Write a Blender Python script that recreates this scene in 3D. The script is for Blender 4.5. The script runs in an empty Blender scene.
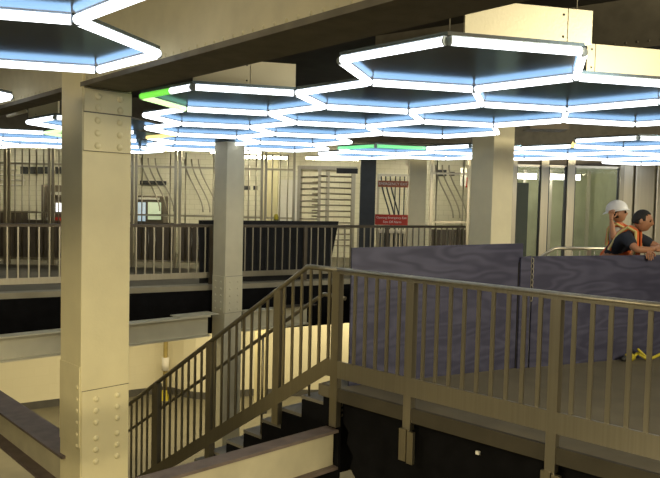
import bpy, bmesh, math, random
from mathutils import Vector, Matrix
random.seed(7)
SC = bpy.context.scene
COL = SC.collection
V = Vector

# ------------------------------------------------------------------ materials
def new_mat(name):
    m = bpy.data.materials.new(name); m.use_nodes = True
    nt = m.node_tree
    return m, nt, nt.nodes['Principled BSDF']

def mat(name, col, rough=.6, metal=0., var=.12, scale=6., bump=.05, bscale=60., spec=.5):
    m, nt, b = new_mat(name)
    N, L = nt.nodes, nt.links
    tc = N.new('ShaderNodeTexCoord')
    nz = N.new('ShaderNodeTexNoise'); nz.inputs['Scale'].default_value = scale; nz.inputs['Detail'].default_value = 5
    L.new(tc.outputs['Object'], nz.inputs['Vector'])
    rp = N.new('ShaderNodeValToRGB')
    rp.color_ramp.elements[0].position = .3; rp.color_ramp.elements[1].position = .7
    rp.color_ramp.elements[0].color = (*[c * (1 - var) for c in col], 1)
    rp.color_ramp.elements[1].color = (*[min(1, c * (1 + var)) for c in col], 1)
    L.new(nz.outputs['Fac'], rp.inputs['Fac']); L.new(rp.outputs['Color'], b.inputs['Base Color'])
    b.inputs['Roughness'].default_value = rough; b.inputs['Metallic'].default_value = metal
    b.inputs['Specular IOR Level'].default_value = spec
    if bump:
        n2 = N.new('ShaderNodeTexNoise'); n2.inputs['Scale'].default_value = bscale
        L.new(tc.outputs['Object'], n2.inputs['Vector'])
        bp = N.new('ShaderNodeBump'); bp.inputs['Strength'].default_value = bump; bp.inputs['Distance'].default_value = .02
        L.new(n2.outputs['Fac'], bp.inputs['Height']); L.new(bp.outputs['Normal'], b.inputs['Normal'])
    return m

def emit(name, col, s):
    m, nt, b = new_mat(name)
    b.inputs['Base Color'].default_value = (.8, .8, .8, 1)
    b.inputs['Emission Color'].default_value = (*col, 1); b.inputs['Emission Strength'].default_value = s
    return m

def brushed(name, col, rough=.3, axis=2, freq=60.):
    m, nt, b = new_mat(name)
    N, L = nt.nodes, nt.links
    tc = N.new('ShaderNodeTexCoord'); mp = N.new('ShaderNodeMapping')
    sc = [freq, freq, freq]; sc[axis] = .6
    mp.inputs['Scale'].default_value = sc
    nz = N.new('ShaderNodeTexNoise'); nz.inputs['Scale'].default_value = 1.; nz.inputs['Detail'].default_value = 3
    L.new(tc.outputs['Object'], mp.inputs['Vector']); L.new(mp.outputs['Vector'], nz.inputs['Vector'])
    rp = N.new('ShaderNodeValToRGB')
    rp.color_ramp.elements[0].color = (*[c * .85 for c in col], 1); rp.color_ramp.elements[1].color = (*[min(1, c * 1.12) for c in col], 1)
    L.new(nz.outputs['Fac'], rp.inputs['Fac']); L.new(rp.outputs['Color'], b.inputs['Base Color'])
    b.inputs['Metallic'].default_value = 1.; b.inputs['Roughness'].default_value = rough
    bp = N.new('ShaderNodeBump'); bp.inputs['Strength'].default_value = .06; bp.inputs['Distance'].default_value = .01
    L.new(nz.outputs['Fac'], bp.inputs['Height']); L.new(bp.outputs['Normal'], b.inputs['Normal'])
    return m

def tile_mat(name, c1, c2, mortar, w=.3, h=.15, rough=.3):
    m, nt, b = new_mat(name)
    N, L = nt.nodes, nt.links
    tc = N.new('ShaderNodeTexCoord'); sp = N.new('ShaderNodeSeparateXYZ'); ad = N.new('ShaderNodeMath'); cb = N.new('ShaderNodeCombineXYZ')
    L.new(tc.outputs['Object'], sp.inputs[0]); L.new(sp.outputs[0], ad.inputs[0]); L.new(sp.outputs[1], ad.inputs[1])
    L.new(ad.outputs[0], cb.inputs[0]); L.new(sp.outputs[2], cb.inputs[1])
    br = N.new('ShaderNodeTexBrick'); br.inputs['Scale'].default_value = 1
    br.inputs['Brick Width'].default_value = w; br.inputs['Row Height'].default_value = h; br.inputs['Mortar Size'].default_value = .006
    br.inputs['Color1'].default_value = (*c1, 1); br.inputs['Color2'].default_value = (*c2, 1); br.inputs['Mortar'].default_value = (*mortar, 1)
    L.new(cb.outputs[0], br.inputs['Vector']); L.new(br.outputs['Color'], b.inputs['Base Color'])
    b.inputs['Roughness'].default_value = rough
    return m

def plywood(name, c1, c2):
    m, nt, b = new_mat(name)
    N, L = nt.nodes, nt.links
    tc = N.new('ShaderNodeTexCoord'); mp = N.new('ShaderNodeMapping'); mp.inputs['Scale'].default_value = (.55, .55, 2.2)
    nz = N.new('ShaderNodeTexNoise'); nz.inputs['Scale'].default_value = 1.5; nz.inputs['Detail'].default_value = 2.
    L.new(tc.outputs['Object'], mp.inputs['Vector']); L.new(mp.outputs['Vector'], nz.inputs['Vector'])
    mu = N.new('ShaderNodeMath'); mu.operation = 'MULTIPLY'; mu.inputs[1].default_value = 62.
    sn = N.new('ShaderNodeMath'); sn.operation = 'SINE'
    L.new(nz.outputs['Fac'], mu.inputs[0]); L.new(mu.outputs[0], sn.inputs[0])
    n2 = N.new('ShaderNodeTexNoise'); n2.inputs['Scale'].default_value = 2.2; n2.inputs['Detail'].default_value = 6.
    L.new(tc.outputs['Object'], n2.inputs['Vector'])
    ad = N.new('ShaderNodeMath'); ad.operation = 'MULTIPLY_ADD'; ad.inputs[1].default_value = .22; L.new(sn.outputs[0], ad.inputs[0]); L.new(n2.outputs['Fac'], ad.inputs[2])
    rp = N.new('ShaderNodeValToRGB'); rp.color_ramp.elements[0].position = .25; rp.color_ramp.elements[1].position = .8
    rp.color_ramp.elements[0].color = (*c1, 1); rp.color_ramp.elements[1].color = (*c2, 1)
    L.new(ad.outputs[0], rp.inputs['Fac']); L.new(rp.outputs['Color'], b.inputs['Base Color'])
    b.inputs['Roughness'].default_value = .6
    return m

def glass_mat(name, col, alpha):
    m, nt, b = new_mat(name)
    b.inputs['Base Color'].default_value = (*col, 1); b.inputs['Roughness'].default_value = .03
    b.inputs['Alpha'].default_value = alpha; b.inputs['Specular IOR Level'].default_value = .9
    return m

M = {}
M['cream'] = mat('cream_paint', (.74, .665, .41), .55, var=.05, scale=3, bump=.06, bscale=40)
M['cream_lit'] = mat('cream_paint_lit', (.82, .75, .52), .55, var=.05, scale=3, bump=.06, bscale=40)  # the cream paint again, lightened to stand in for light on two columns
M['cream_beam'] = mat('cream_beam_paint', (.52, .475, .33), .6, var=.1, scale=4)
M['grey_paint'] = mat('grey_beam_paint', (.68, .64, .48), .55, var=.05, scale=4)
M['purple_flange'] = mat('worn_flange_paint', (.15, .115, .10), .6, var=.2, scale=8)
M['steel'] = brushed('rail_steel', (.43, .395, .315), .42)
M['steel_dark'] = brushed('stair_rail_steel', (.38, .34, .25), .45)
M['stainless'] = brushed('stainless', (.72, .66, .53), .34, axis=2)
M['stainless'].node_tree.nodes['Principled BSDF'].inputs['Metallic'].default_value = .75
M['fascia'] = mat('fascia_paint', (.72, .675, .51), .38, metal=.25, var=.04, scale=3, bump=.03)
def lacquer(name, base, tint, fac, rough):
    m, nt, b = new_mat(name)
    N, L = nt.nodes, nt.links
    tc = N.new('ShaderNodeTexCoord'); mp = N.new('ShaderNodeMapping'); mp.inputs['Scale'].default_value = (40, .8, 1)
    nz = N.new('ShaderNodeTexNoise'); nz.inputs['Scale'].default_value = 1.
    L.new(tc.outputs['Object'], mp.inputs['Vector']); L.new(mp.outputs['Vector'], nz.inputs['Vector'])
    bp = N.new('ShaderNodeBump'); bp.inputs['Strength'].default_value = .05; bp.inputs['Distance'].default_value = .01
    L.new(nz.outputs['Fac'], bp.inputs['Height'])
    b.inputs['Base Color'].default_value = (*base, 1); b.inputs['Roughness'].default_value = .6; b.inputs['Specular IOR Level'].default_value = 0
    g = N.new('ShaderNodeBsdfGlossy'); g.inputs['Color'].default_value = (*tint, 1); g.inputs['Roughness'].default_value = rough
    L.new(bp.outputs['Normal'], g.inputs['Normal'])
    mx = N.new('ShaderNodeMixShader'); mx.inputs[0].default_value = fac
    L.new(b.outputs[0], mx.inputs[1]); L.new(g.outputs[0], mx.inputs[2]); L.new(mx.outputs[0], N['Material Output'].inputs['Surface'])
    return m
M['soffit'] = lacquer('soffit_lacquer', (.16, .14, .105), (.33, .58, .92), .30, .13)
M['fence'] = brushed('fence_steel', (.50, .45, .34), .36)
M['fence_dark'] = mat('dark_gate_steel', (.06, .065, .07), .45, metal=.4, var=.1)
M['black_sheet'] = mat('black_sheet', (.006, .006, .007), .9, var=.3, scale=5, bump=.3, bscale=9, spec=.1)
M['black_board'] = mat('black_board', (.02, .02, .022), .7, var=.2, spec=.2)
M['ply'] = plywood('purple_plywood', (.038, .038, .078), (.074, .075, .132))
M['ply_edge'] = mat('plywood_edge', (.02, .018, .02), .8)
M['concrete'] = mat('deck_concrete', (.135, .116, .075), .75, var=.15, scale=2.5)
M['curb'] = mat('curb_concrete', (.33, .30, .22), .7, var=.12, scale=3)
M['edge'] = mat('deck_edge', (.05, .042, .026), .7, var=.2, scale=4)
M['low_floor'] = mat('lower_floor', (.17, .155, .105), .7, var=.12, scale=2)
M['low_wall'] = tile_mat('lower_wall_tile', (.80, .75, .56), (.78, .73, .54), (.77, .72, .53), .4, .2, .4)
M['back_wall'] = tile_mat('back_wall_tile', (.84, .80, .64), (.82, .78, .62), (.68, .64, .48), .3, .15)
M['base'] = mat('dark_baseboard', (.09, .085, .075), .6)
M['ceiling'] = mat('dark_ceiling', (.075, .065, .05), .85, var=.25, scale=2)
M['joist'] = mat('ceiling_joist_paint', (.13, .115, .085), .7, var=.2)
M['tread'] = mat('stair_tread', (.20, .185, .15), .7, var=.1)
M['tube'] = emit('tube_white', (.93, .97, 1.), 3.8)
M['tube_green'] = emit('tube_green', (.16, .85, .05), 1.0)
M['tube_lime'] = emit('tube_lime', (.62, 1., .40), 1.6)
M['tube_yellow'] = emit('tube_yellow', (1., .72, .22), 1.6)
M['tube_farg'] = emit('tube_far_green', (.10, .9, .25), 1.1)
M['housing'] = mat('tube_housing', (.6, .7, .8), .35, var=.05, bump=0)
M['cap'] = mat('tube_cap', (.6, .7, .8), .4, var=.05, bump=0)
M['fluor'] = emit('fluorescent', (1., .93, .66), 38.)
M['cabin'] = emit('cabin_lamp', (1., .97, .85), 16.)
M['lamp_body'] = mat('lamp_body', (.6, .58, .5), .5)
M['red'] = mat('sign_red', (.55, .03, .015), .5, var=.05, bump=0)
M['red_faded'] = mat('sign_red_faded', (.42, .12, .06), .5, var=.05, bump=0)
M['white'] = mat('white_letters', (.85, .82, .75), .5, var=.02, bump=0)
M['dark'] = mat('dark_plastic', (.03, .03, .03), .5)
M['brown'] = mat('brown_metal', (.13, .105, .075), .5, metal=.3)
M['screen'] = emit('screen_white', (.95, .95, 1.), 1.6)
M['screen_blue'] = emit('screen_blue', (.20, .42, .62), .6)
M['screen_green'] = emit('screen_green', (.22, .38, .14), .6)
M['yellow'] = mat('yellow_plastic', (.50, .42, .03), .45, var=.1)
M['pipe_yellow'] = mat('yellow_pipe', (.48, .38, .14), .5)
M['glass'] = glass_mat('shaft_glass', (.42, .50, .40), .12)
M['lift_in'] = mat('lift_inside', (.52, .53, .33), .5, var=.15, scale=3)
M['skin'] = mat('skin', (.42, .20, .11), .55, var=.08, bump=0)
M['hair'] = mat('hair', (.012, .010, .009), .7, var=.2, bump=.3, bscale=120)
M['navy'] = mat('navy_cotton', (.018, .022, .035), .85, var=.15, bump=.1)
M['grey_shirt'] = mat('grey_cotton', (.36, .33, .30), .85, var=.1, bump=.1)
M['orange'] = mat('orange_mesh', (.75, .14, .03), .7, var=.08, bump=.1)
M['lime'] = mat('reflective_trim', (.68, .55, .22), .5, var=.05, bump=0)
M['jeans'] = mat('denim', (.04, .05, .09), .85)
M['boot'] = mat('boot', (.10, .06, .03), .7)
M['hat'] = mat('hard_hat', (.82, .82, .84), .3, var=.02, bump=0)
M['eye'] = mat('eye', (.02, .015, .01), .2, bump=0)

# ------------------------------------------------------------------ mesh builder
class MB:
    def __init__(s): s.bm = bmesh.new()
    def hexa(s, pts):
        v = [s.bm.verts.new(p) for p in pts]
        for f in ((3, 2, 1, 0), (4, 5, 6, 7), (0, 1, 5, 4), (1, 2, 6, 5), (2, 3, 7, 6), (3, 0, 4, 7)):
            s.bm.faces.new([v[i] for i in f])
        return s
    def box(s, c, size, ax=(1, 0, 0), up=(0, 0, 1)):
        c = V(c); a = V(ax).normalized(); u = V(up).normalized(); b = u.cross(a).normalized(); u = a.cross(b)
        x, y, z = a * size[0] / 2, b * size[1] / 2, u * size[2] / 2
        return s.hexa([c - x - y - z, c + x - y - z, c + x + y - z, c - x + y - z, c - x - y + z, c + x - y + z, c + x + y + z, c - x + y + z])
    def bar(s, p, q, w, h, up=(0, 0, 1)):
        p, q = V(p), V(q)
        return s.box((p + q) / 2, ((q - p).length, w, h), q - p, up)
    def post(s, x, y, z0, z1, w, d, ax=(1, 0)):
        return s.box((x, y, (z0 + z1) / 2), (w, d, z1 - z0), (ax[0], ax[1], 0))
    def prism(s, poly, z0, z1):
        n = len(poly)
        a = [s.bm.verts.new((p[0], p[1], z0)) for p in poly]; b = [s.bm.verts.new((p[0], p[1], z1)) for p in poly]
        s.bm.faces.new(a[::-1]); s.bm.faces.new(b)
        for i in range(n): s.bm.faces.new((a[i], a[(i + 1) % n], b[(i + 1) % n], b[i]))
        return s
    def extr(s, pts, d):
        d = V(d); a = [s.bm.verts.new(V(p)) for p in pts]; b = [s.bm.verts.new(V(p) + d) for p in pts]; n = len(pts)
        s.bm.faces.new(a[::-1]); s.bm.faces.new(b)
        for i in range(n): s.bm.faces.new((a[i], a[(i + 1) % n], b[(i + 1) % n], b[i]))
        return s
    def tube(s, pts, r, seg=10, cap=True):
        pts = [V(p) for p in pts]; rings = []
        ref = None
        for i, p in enumerate(pts):
            t = (pts[min(i + 1, len(pts) - 1)] - pts[max(i - 1, 0)]).normalized()
            if ref is None: ref = V((0, 0, 1)) if abs(t.z) < .9 else V((1, 0, 0))
            a = (ref - t * ref.dot(t)).normalized(); b = t.cross(a); ref = a
            rr = r[i] if isinstance(r, (list, tuple)) else r
            rings.append([s.bm.verts.new(p + (a * math.cos(2 * math.pi * k / seg) + b * math.sin(2 * math.pi * k / seg)) * rr) for k in range(seg)])
        for A, B in zip(rings, rings[1:]):
            for k in range(seg):
                f = s.bm.faces.new((A[k], A[(k + 1) % seg], B[(k + 1) % seg], B[k])); f.smooth = True
        if cap: s.bm.faces.new(rings[0][::-1]); s.bm.faces.new(rings[-1])
        return s
    def dome(s, c, n, r, h, seg=10):
        c = V(c); n = V(n).normalized(); a = n.orthogonal().normalized(); b = n.cross(a); prev = None
        for j in range(3):
            t = j / 3 * math.pi / 2
            ring = [s.bm.verts.new(c + n * h * math.sin(t) + (a * math.cos(2 * math.pi * k / seg) + b * math.sin(2 * math.pi * k / seg)) * r * math.cos(t)) for k in range(seg)]
            if prev:
                for k in range(seg): s.bm.faces.new((prev[k], prev[(k + 1) % seg], ring[(k + 1) % seg], ring[k])).smooth = True
            prev = ring
        top = s.bm.verts.new(c + n * h)
        for k in range(seg): s.bm.faces.new((prev[k], prev[(k + 1) % seg], top)).smooth = True
        return s
    def ball(s, c, r, sx=1, sy=1, sz=1, u=16, v=10):
        m = Matrix.Translation(c) @ Matrix.Diagonal((r * sx, r * sy, r * sz, 1))
        res = bmesh.ops.create_uvsphere(s.bm, u_segments=u, v_segments=v, radius=1, matrix=m)
        for vv in res['verts']:
            for f in vv.link_faces: f.smooth = True
        return s
    def build(s, name, m, parent=None, bevel=0):
        off = V(parent.matrix_basis.translation) if parent else V((0, 0, 0))
        if parent and parent.parent: off = off + V(parent.parent.matrix_basis.translation)
        bmesh.ops.translate(s.bm, verts=s.bm.verts, vec=-off)
        bmesh.ops.recalc_face_normals(s.bm, faces=s.bm.faces)
        me = bpy.data.meshes.new(name); s.bm.to_mesh(me); s.bm.free()
        me.materials.append(m)
        o = bpy.data.objects.new(name, me); COL.objects.link(o)
        if parent: o.parent = parent
        if bevel:
            b = o.modifiers.new('bevel', 'BEVEL'); b.width = bevel; b.segments = 2; b.limit_method = 'ANGLE'
        return o

def tag(o, label=None, cat=None, group=None, kind=None):
    if label: o['label'] = label
    if cat: o['category'] = cat
    if group: o['group'] = group
    if kind: o['kind'] = kind
    return o
def thing(name, label, cat, loc=(0, 0, 0), group=None):
    o = bpy.data.objects.new(name, None); COL.objects.link(o); o.location = loc; o.empty_display_size = .1
    return tag(o, label, cat, group)
def struct(name, mb, m, label=None, cat=None, bevel=0):
    return tag(mb.build(name, m, bevel=bevel), label or name.replace('_', ' '), cat or name.split('_')[0], kind='structure')
def text(name, body, size, mtl, parent, loc, rot=(math.pi / 2, 0, 0), ext=.002):
    cu = bpy.data.curves.new(name, 'FONT'); cu.body = body; cu.size = size; cu.align_x = 'CENTER'; cu.align_y = 'CENTER'; cu.extrude = ext
    tmp = bpy.data.objects.new('tmp', cu); COL.objects.link(tmp)
    bpy.context.view_layer.update()
    me = bpy.data.meshes.new_from_object(tmp.evaluated_get(bpy.context.evaluated_depsgraph_get()))
    bpy.data.objects.remove(tmp); bpy.data.curves.remove(cu)
    me.transform(Matrix.Translation(V(loc) - V(parent.matrix_basis.translation)) @ Matrix.LocRotScale(None, __import__('mathutils').Euler(rot), None))
    me.materials.clear(); me.materials.append(mtl)
    o = bpy.data.objects.new(name, me); COL.objects.link(o); o.parent = parent
    return o

# ------------------------------------------------------------------ directions
P0 = V((.094, 6.251, 0)); U = V((.7237, -.690, 0)); W = V((.690, .7237, 0))   # landing edge, along and back from it
def rp(t, s=0, z=0): return P0 + U * t + W * s + V((0, 0, z))
FA = V((-5.2, 10.9, 0)); FB = V((2.97, 15.75, 0)); FD = (FB - FA).normalized(); FN = V((-FD.y, FD.x, 0))
def fp(t, s=0, z=0): return FA + FD * t + FN * s + V((0, 0, z))

# ------------------------------------------------------------------ setting
deck = [rp(0)[:2], rp(6.5)[:2], (9, 1.76), (14, 8), (14, 26), (-14, 26), fp(-10.0)[:2], fp(0)[:2], fp(6.6)[:2], rp(0, 1.55)[:2]]
struct('floor', MB().prism(deck, -.11, 0), M['concrete'], 'grey concrete mezzanine deck around the stair opening', 'floor')
struct('floor_near', MB().prism([(-9, -6), (9, -6), (9, 1.2), (-9, 1.2)], -.25, 0), M['concrete'], 'concrete deck on the near side of the stair opening', 'floor')
struct('floor_lower', MB().prism([(-15, -6), (14, -6), (14, 26), (-15, 26)], -3.1, -2.9), M['low_floor'], 'grey floor of the lower level', 'floor')
struct('ceiling', MB().prism([(-14, -6), (14, -6), (14, 26), (-14, 26)], 3.75, 3.95), M['ceiling'], 'dark unlit ceiling above the honeycomb lights', 'ceiling')
struct('wall_back', MB().box((0, 21.6, 1.8), (28, .2, 3.9)), M['back_wall'], 'cream tiled wall far behind the steel fence', 'wall')
struct('wall_left', MB().box((-14, 10, .4), (.2, 32, 7)), M['back_wall'], 'tiled wall at the far left', 'wall')
struct('wall_right', MB().box((14, 10, .4), (.2, 32, 7)), M['back_wall'], 'tiled wall at the far right', 'wall')
struct('wall_near', MB().box((0, -6, .4), (28, .2, 7)), M['back_wall'], 'tiled wall behind the viewer', 'wall')
# lower level wall: straight run, rounded corner, straight run
wl = [(-13, 10.7), (-6.48, 14.85), (-4.6, 16.05), (-4.0, 16.42), (-3.85, 16.48), (-3.6, 16.44), (-3.3, 16.22), (-3.0, 16.08), (-2.7, 16.05), (-1.6, 16.5), (8, 16.6)]
struct('wall_lower', MB().prism(wl + [(x, y + .25) for x, y in wl[::-1]], -2.9, -.12), M['low_wall'], 'pale yellow wall of the lower level behind the stairs', 'wall')
struct('baseboard_lower', MB().prism([(x, y - .02) for x, y in wl] + [(x, y + .01) for x, y in wl[::-1]], -2.9, -2.74), M['base'], 'dark baseboard along the lower level wall', 'baseboard')
# curb and black covered edge below the far railing
struct('trim_1', MB().box(fp(1.0, .11, .06), (22, .24, .12), FD), M['curb'], 'pale concrete curb under the far railing', 'trim')
o = MB().box(fp(1.3, -.035, -.36), (16.5, .04, .78), FD).build('black_sheet', M['black_sheet'])
tag(o, 'black sheet hung along the far deck edge behind the grey beam', 'sheet')
# deck edge strip below the near railing
struct('trim_2', MB().box(rp(3.2, .0, -.055), (6.5, .03, .118), U), M['edge'], 'brown steel edge of the landing below the near railing', 'trim')

# black sheet under the landing with torn edge
pts = [(-.01, -.12), (6.4, -.12), (6.4, -2.88), (.16, -2.88), (.22, -2.0), (.12, -1.5), (.20, -1.1), (.13, -.95), (.17, -.8), (.10, -.72), (.13, -.6), (.05, -.5), (.07, -.40), (.0, -.33)]
o = MB().extr([rp(t, .09, z) for t, z in pts], W * .02).build('black_sheet', M['black_sheet'])
tag(o, 'large black sheet with a torn edge hanging below the landing', 'sheet')
o = MB().box(rp(1.42, .05, -.22), (.03, .02, .025), U).build('paper_scrap', M['white'])
tag(o, 'tiny white scrap stuck on the black sheet under the landing', 'paper')

# ------------------------------------------------------------------ i-beams
def ibeam(p, q, ztop, depth, fw, label, m_web, m_fl, name='steel_beam'):
    p, q = V((*p, 0)), V((*q, 0)); mid = (p + q) / 2
    r = thing(name, label, 'beam', (mid.x, mid.y, ztop - depth))
    z = V((0, 0, 1))
    MB().bar(p + z * (ztop - .0125), q + z * (ztop - .0125), fw, .025).build('top_flange', m_fl, r)
    MB().bar(p + z * (ztop - depth / 2), q + z * (ztop - depth / 2), .03, depth - .05).build('web', m_web, r)
    MB().bar(p + z * (ztop - depth + .0125), q + z * (ztop - depth + .0125), fw, .025).build('bottom_flange', m_fl, r)
    return r
ibeam((-6.6, 8.05), (-2.08, 12.20), -.33, .36, .22, 'long grey steel beam crossing the far stair opening, left of the middle column', M['grey_paint'], M['grey_paint'])
b = ibeam((-1.53, 12.70), (-.42, 13.65), -.33, .36, .22, 'short grey beam stub right of the middle column with a steel plate on top', M['grey_paint'], M['grey_paint'])
MB().box((-.60, 13.49, -.322), (.75, .30, .016), (.73, .68, 0)).build('top_plate', M['brown'], b)
MB().box((-1.53 - .75, 12.10, -.322), (.75, .34, .016), (.73, .68, 0)).build('gusset_plate', M['grey_paint'], b)
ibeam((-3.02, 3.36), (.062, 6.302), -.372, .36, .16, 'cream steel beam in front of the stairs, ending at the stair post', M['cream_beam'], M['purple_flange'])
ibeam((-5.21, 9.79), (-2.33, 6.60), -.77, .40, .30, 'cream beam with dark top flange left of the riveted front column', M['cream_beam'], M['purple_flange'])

# ------------------------------------------------------------------ columns
def column(c0, a, b, L, Mw, z0, z1, label, plates=(), m='cream'):
    # c0 = nearest corner, a = along the front face, b = along the left face
    c0 = V((*c0, 0)); a = V((*a, 0)).normalized(); b = V((*b, 0)).normalized()
    ctr = c0 + a * L / 2 + b * Mw / 2
    r = thing('column', label, 'column', (ctr.x, ctr.y, z0))
    MB().prism([tuple((c0)[:2]), tuple((c0 + a * L)[:2]), tuple((c0 + a * L + b * Mw)[:2]), tuple((c0 + b * Mw)[:2])], z0, z1).build('shaft', M[m], r, bevel=.008)
    for face, pz0, pz1, cols, rows, t, rr in plates:
        d, n, w = (a, -b, L) if face == 'front' else (b, -a, Mw)
        c = c0 + d * w / 2 + n * (t / 2)
        pl = MB().box(c + V((0, 0, (pz0 + pz1) / 2)), (w * .97 if face == 'front' else w * .95, t, pz1 - pz0), d).build('rivet_plate', M[m], r, bevel=.003)
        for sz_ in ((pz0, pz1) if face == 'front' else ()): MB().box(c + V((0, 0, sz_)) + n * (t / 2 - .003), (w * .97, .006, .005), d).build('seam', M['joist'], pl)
        for cx in cols:
            for zz in rows:
                p = c0 + d * w * cx + n * t + V((0, 0, zz))
                MB().dome(p, n, rr, rr * .55).build('rivet', M[m], pl)
    return r
k1 = 6.30
def colz(y, D): return 1.64 - (y - 197.3) * D / 713.
tops = [colz(y, 6.45) for y in (98.5, 109.5, 121.5, 134, 146.5)]
bots = [colz(y, 6.45) for y in (400, 412, 424, 440, 452, 464)]
column((-2.20, 6.31), (.69, .7237), (-.7, .714),   .482, .43, -2.9, 3.0,
       'large cream riveted steel column at left front',
       [('front', colz(152, 6.45), colz(114.5, 6.45), (.29, .74), tops[2:], .012, .032),
        ('front', colz(114, 6.45), 2.60, (.29, .74), tops[:2], .020, .032),
        ('front', -1.20, colz(390, 6.45), (.30, .74), bots, .012, .028),
        ('left', -.62, .12, (.12,), [colz(y, 6.4) for y in (388, 400, 412, 424, 436, 448)], .010, .022)])
r2 = [.22, .10, -.02, -.14, -.26]
column((-1.80, 12.3), (.69, .7237), (-.7, .714), .385, .37, -2.9, 3.7,
       'cream column standing behind the stairs in the middle of the opening',
       [('front', -.32, .32, (.28, .72), r2, .012, .022), ('left', -.32, .32, (.28, .72), r2, .012, .022)], m='grey_paint')
column((2.48, 11.0), (.84, .54), (-.54, .84), .447, .476, 0, 3.7,
       'cream column behind the purple boards near the lift', m='cream_lit')

# ceiling beams
def ceil_beam(a, d, t0, t1, wd, z0, z1, label, web):
    a = V((*a, 0)); d = V((*d, 0)).normalized(); n = V((d.y, -d.x, 0))
    p, q = a + d * t0, a + d * t1; mid = (p + q) / 2; z = V((0, 0, 1))
    r = thing('ceiling_beam', label, 'beam', (mid.x, mid.y, z0))
    MB().bar(p + z * (z0 + .02), q + z * (z0 + .02), wd, .04).build('bottom_flange', M['joist'], r)
    MB().bar(p + z * (z0 + .04 + (z1 - z0 - .04) / 2), q + z * (z0 + .04 + (z1 - z0 - .04) / 2), wd - .05, z1 - z0 - .04).build('web', web, r)
    L = (q - p).length; rv = MB()
    for k in range(int(L / .11)):
        for s in (-1, 1): rv.dome(p + d * (k * .11 + .05) + n * s * (wd / 2 - .026) + z * (z0 + .065), n * s, .014, .01, 6)
    tag(rv.build('rivet_row', web, r), kind='stuff')
    return r
cc = (-2.19, 6.63)
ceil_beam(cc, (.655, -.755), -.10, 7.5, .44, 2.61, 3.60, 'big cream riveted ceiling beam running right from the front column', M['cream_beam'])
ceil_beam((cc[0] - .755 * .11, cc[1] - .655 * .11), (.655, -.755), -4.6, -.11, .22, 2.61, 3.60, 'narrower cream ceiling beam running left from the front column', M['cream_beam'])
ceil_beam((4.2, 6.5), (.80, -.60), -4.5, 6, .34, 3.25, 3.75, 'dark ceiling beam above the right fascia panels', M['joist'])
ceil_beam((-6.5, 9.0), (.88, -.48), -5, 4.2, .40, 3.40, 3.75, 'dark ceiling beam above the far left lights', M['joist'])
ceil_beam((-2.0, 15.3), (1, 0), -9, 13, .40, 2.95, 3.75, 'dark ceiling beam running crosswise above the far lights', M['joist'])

# ------------------------------------------------------------------ honeycomb lights
S = .914; C1 = V((.926, 5.177, 0)); ZT = 2.62
def dirv(deg): return V((math.cos(math.radians(deg)), math.sin(math.radians(deg)), 0))
v1 = dirv(43.8) * S * math.sqrt(3); v2 = dirv(103.8) * S * math.sqrt(3)
def cell(i, j): return C1 + v1 * i + v2 * j
CB = V((4.41, 10.63, 0)); CL = V((-2.075, 4.68, 0))
clusters = []
named = {(0, 0): 'largest cell, below the long fascia', (0, 1): 'cell behind and left of the largest one',
         (1, 0): 'cell behind and right of the largest one', (-1, 2): 'cell with the green corner',
         (1, 1): 'cell left of the lift column top', (0, 2): 'third cell back from the largest one',
         (2, 0): 'cell at the right edge below the short fascia', (1, 2): 'cell right above the column by the lift',
         (-1, 3): 'cell just behind the one with green corner'}
main = [(0, 0), (0, 1), (1, 0), (1, 1), (0, 2), (-1, 2), (2, 0), (1, 2), (-1, 3), (0, 3), (-1, 4), (0, 4), (-1, 5), (-1, 6), (0, 5)]
clusters.append(('main', [(cell(i, j), named.get((i, j))) for i, j in main]))
clusters.append(('left', [(CL, 'cell in front of the big riveted ceiling beam'), (CL + dirv(283.8) * S * math.sqrt(3), 'nearest cell at the top left'), (CL + dirv(223.8) * S * math.sqrt(3), 'cell at the left top corner')]))
rb = [(0, 0), (1, -1), (1, 0), (0, 1), (-1, 2), (1, 1), (0, 2), (-1, 3), (2, -1), (2, 0), (-2, 4), (-2, 3), (2, 1)]
clusters.append(('right', [(CB + v1 * i + v2 * j, None) for i, j in rb]))
CM = V((-3.2, 9.82, 0))
clusters.append(('midleft', [(CM + v1 * i + v2 * j, None) for i, j in ((0, 0), (0, 1), (0, 2), (-1, 2), (-1, 3), (-2, 3), (0, 3), (-2, 4))]))
CE = V((-3.21, 7.18, 0)) - dirv(13.8) * S
clusters.append(('edge', [(CE, None), (CE + dirv(163.8) * S * math.sqrt(3), None)]))
side = {0: 'far right', 1: 'far', 2: 'far left', 3: 'near left', 4: 'near', 5: 'near right'}
# tube prototypes (length along local x)
LT = S - .022
def proto_lens(m, x0=-.5, x1=.5):
    mb = MB(); mb.tube([(x0 * (LT - .022), 0, 0), (x1 * (LT - .022), 0, 0)], .0275, 12)
    bmesh.ops.recalc_face_normals(mb.bm, faces=mb.bm.faces)
    me = bpy.data.meshes.new('lens'); mb.bm.to_mesh(me); mb.bm.free(); me.materials.append(m); return me
lens = {k: proto_lens(M[k]) for k in ('tube', 'tube_green', 'tube_lime', 'tube_yellow', 'tube_farg')}
half_a = {k: proto_lens(M[k], -.5, .12) for k in ('tube', 'tube_green')}
half_b = {k: proto_lens(M[k], .12, .5) for k in ('tube', 'tube_green')}
mb = MB(); mb.box((0, 0, .0275), (LT - .02, .022, .008)); hm = bpy.data.meshes.new('housing'); bmesh.ops.recalc_face_normals(mb.bm, faces=mb.bm.faces); mb.bm.to_mesh(hm); mb.bm.free(); hm.materials.append(M['housing'])
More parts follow.
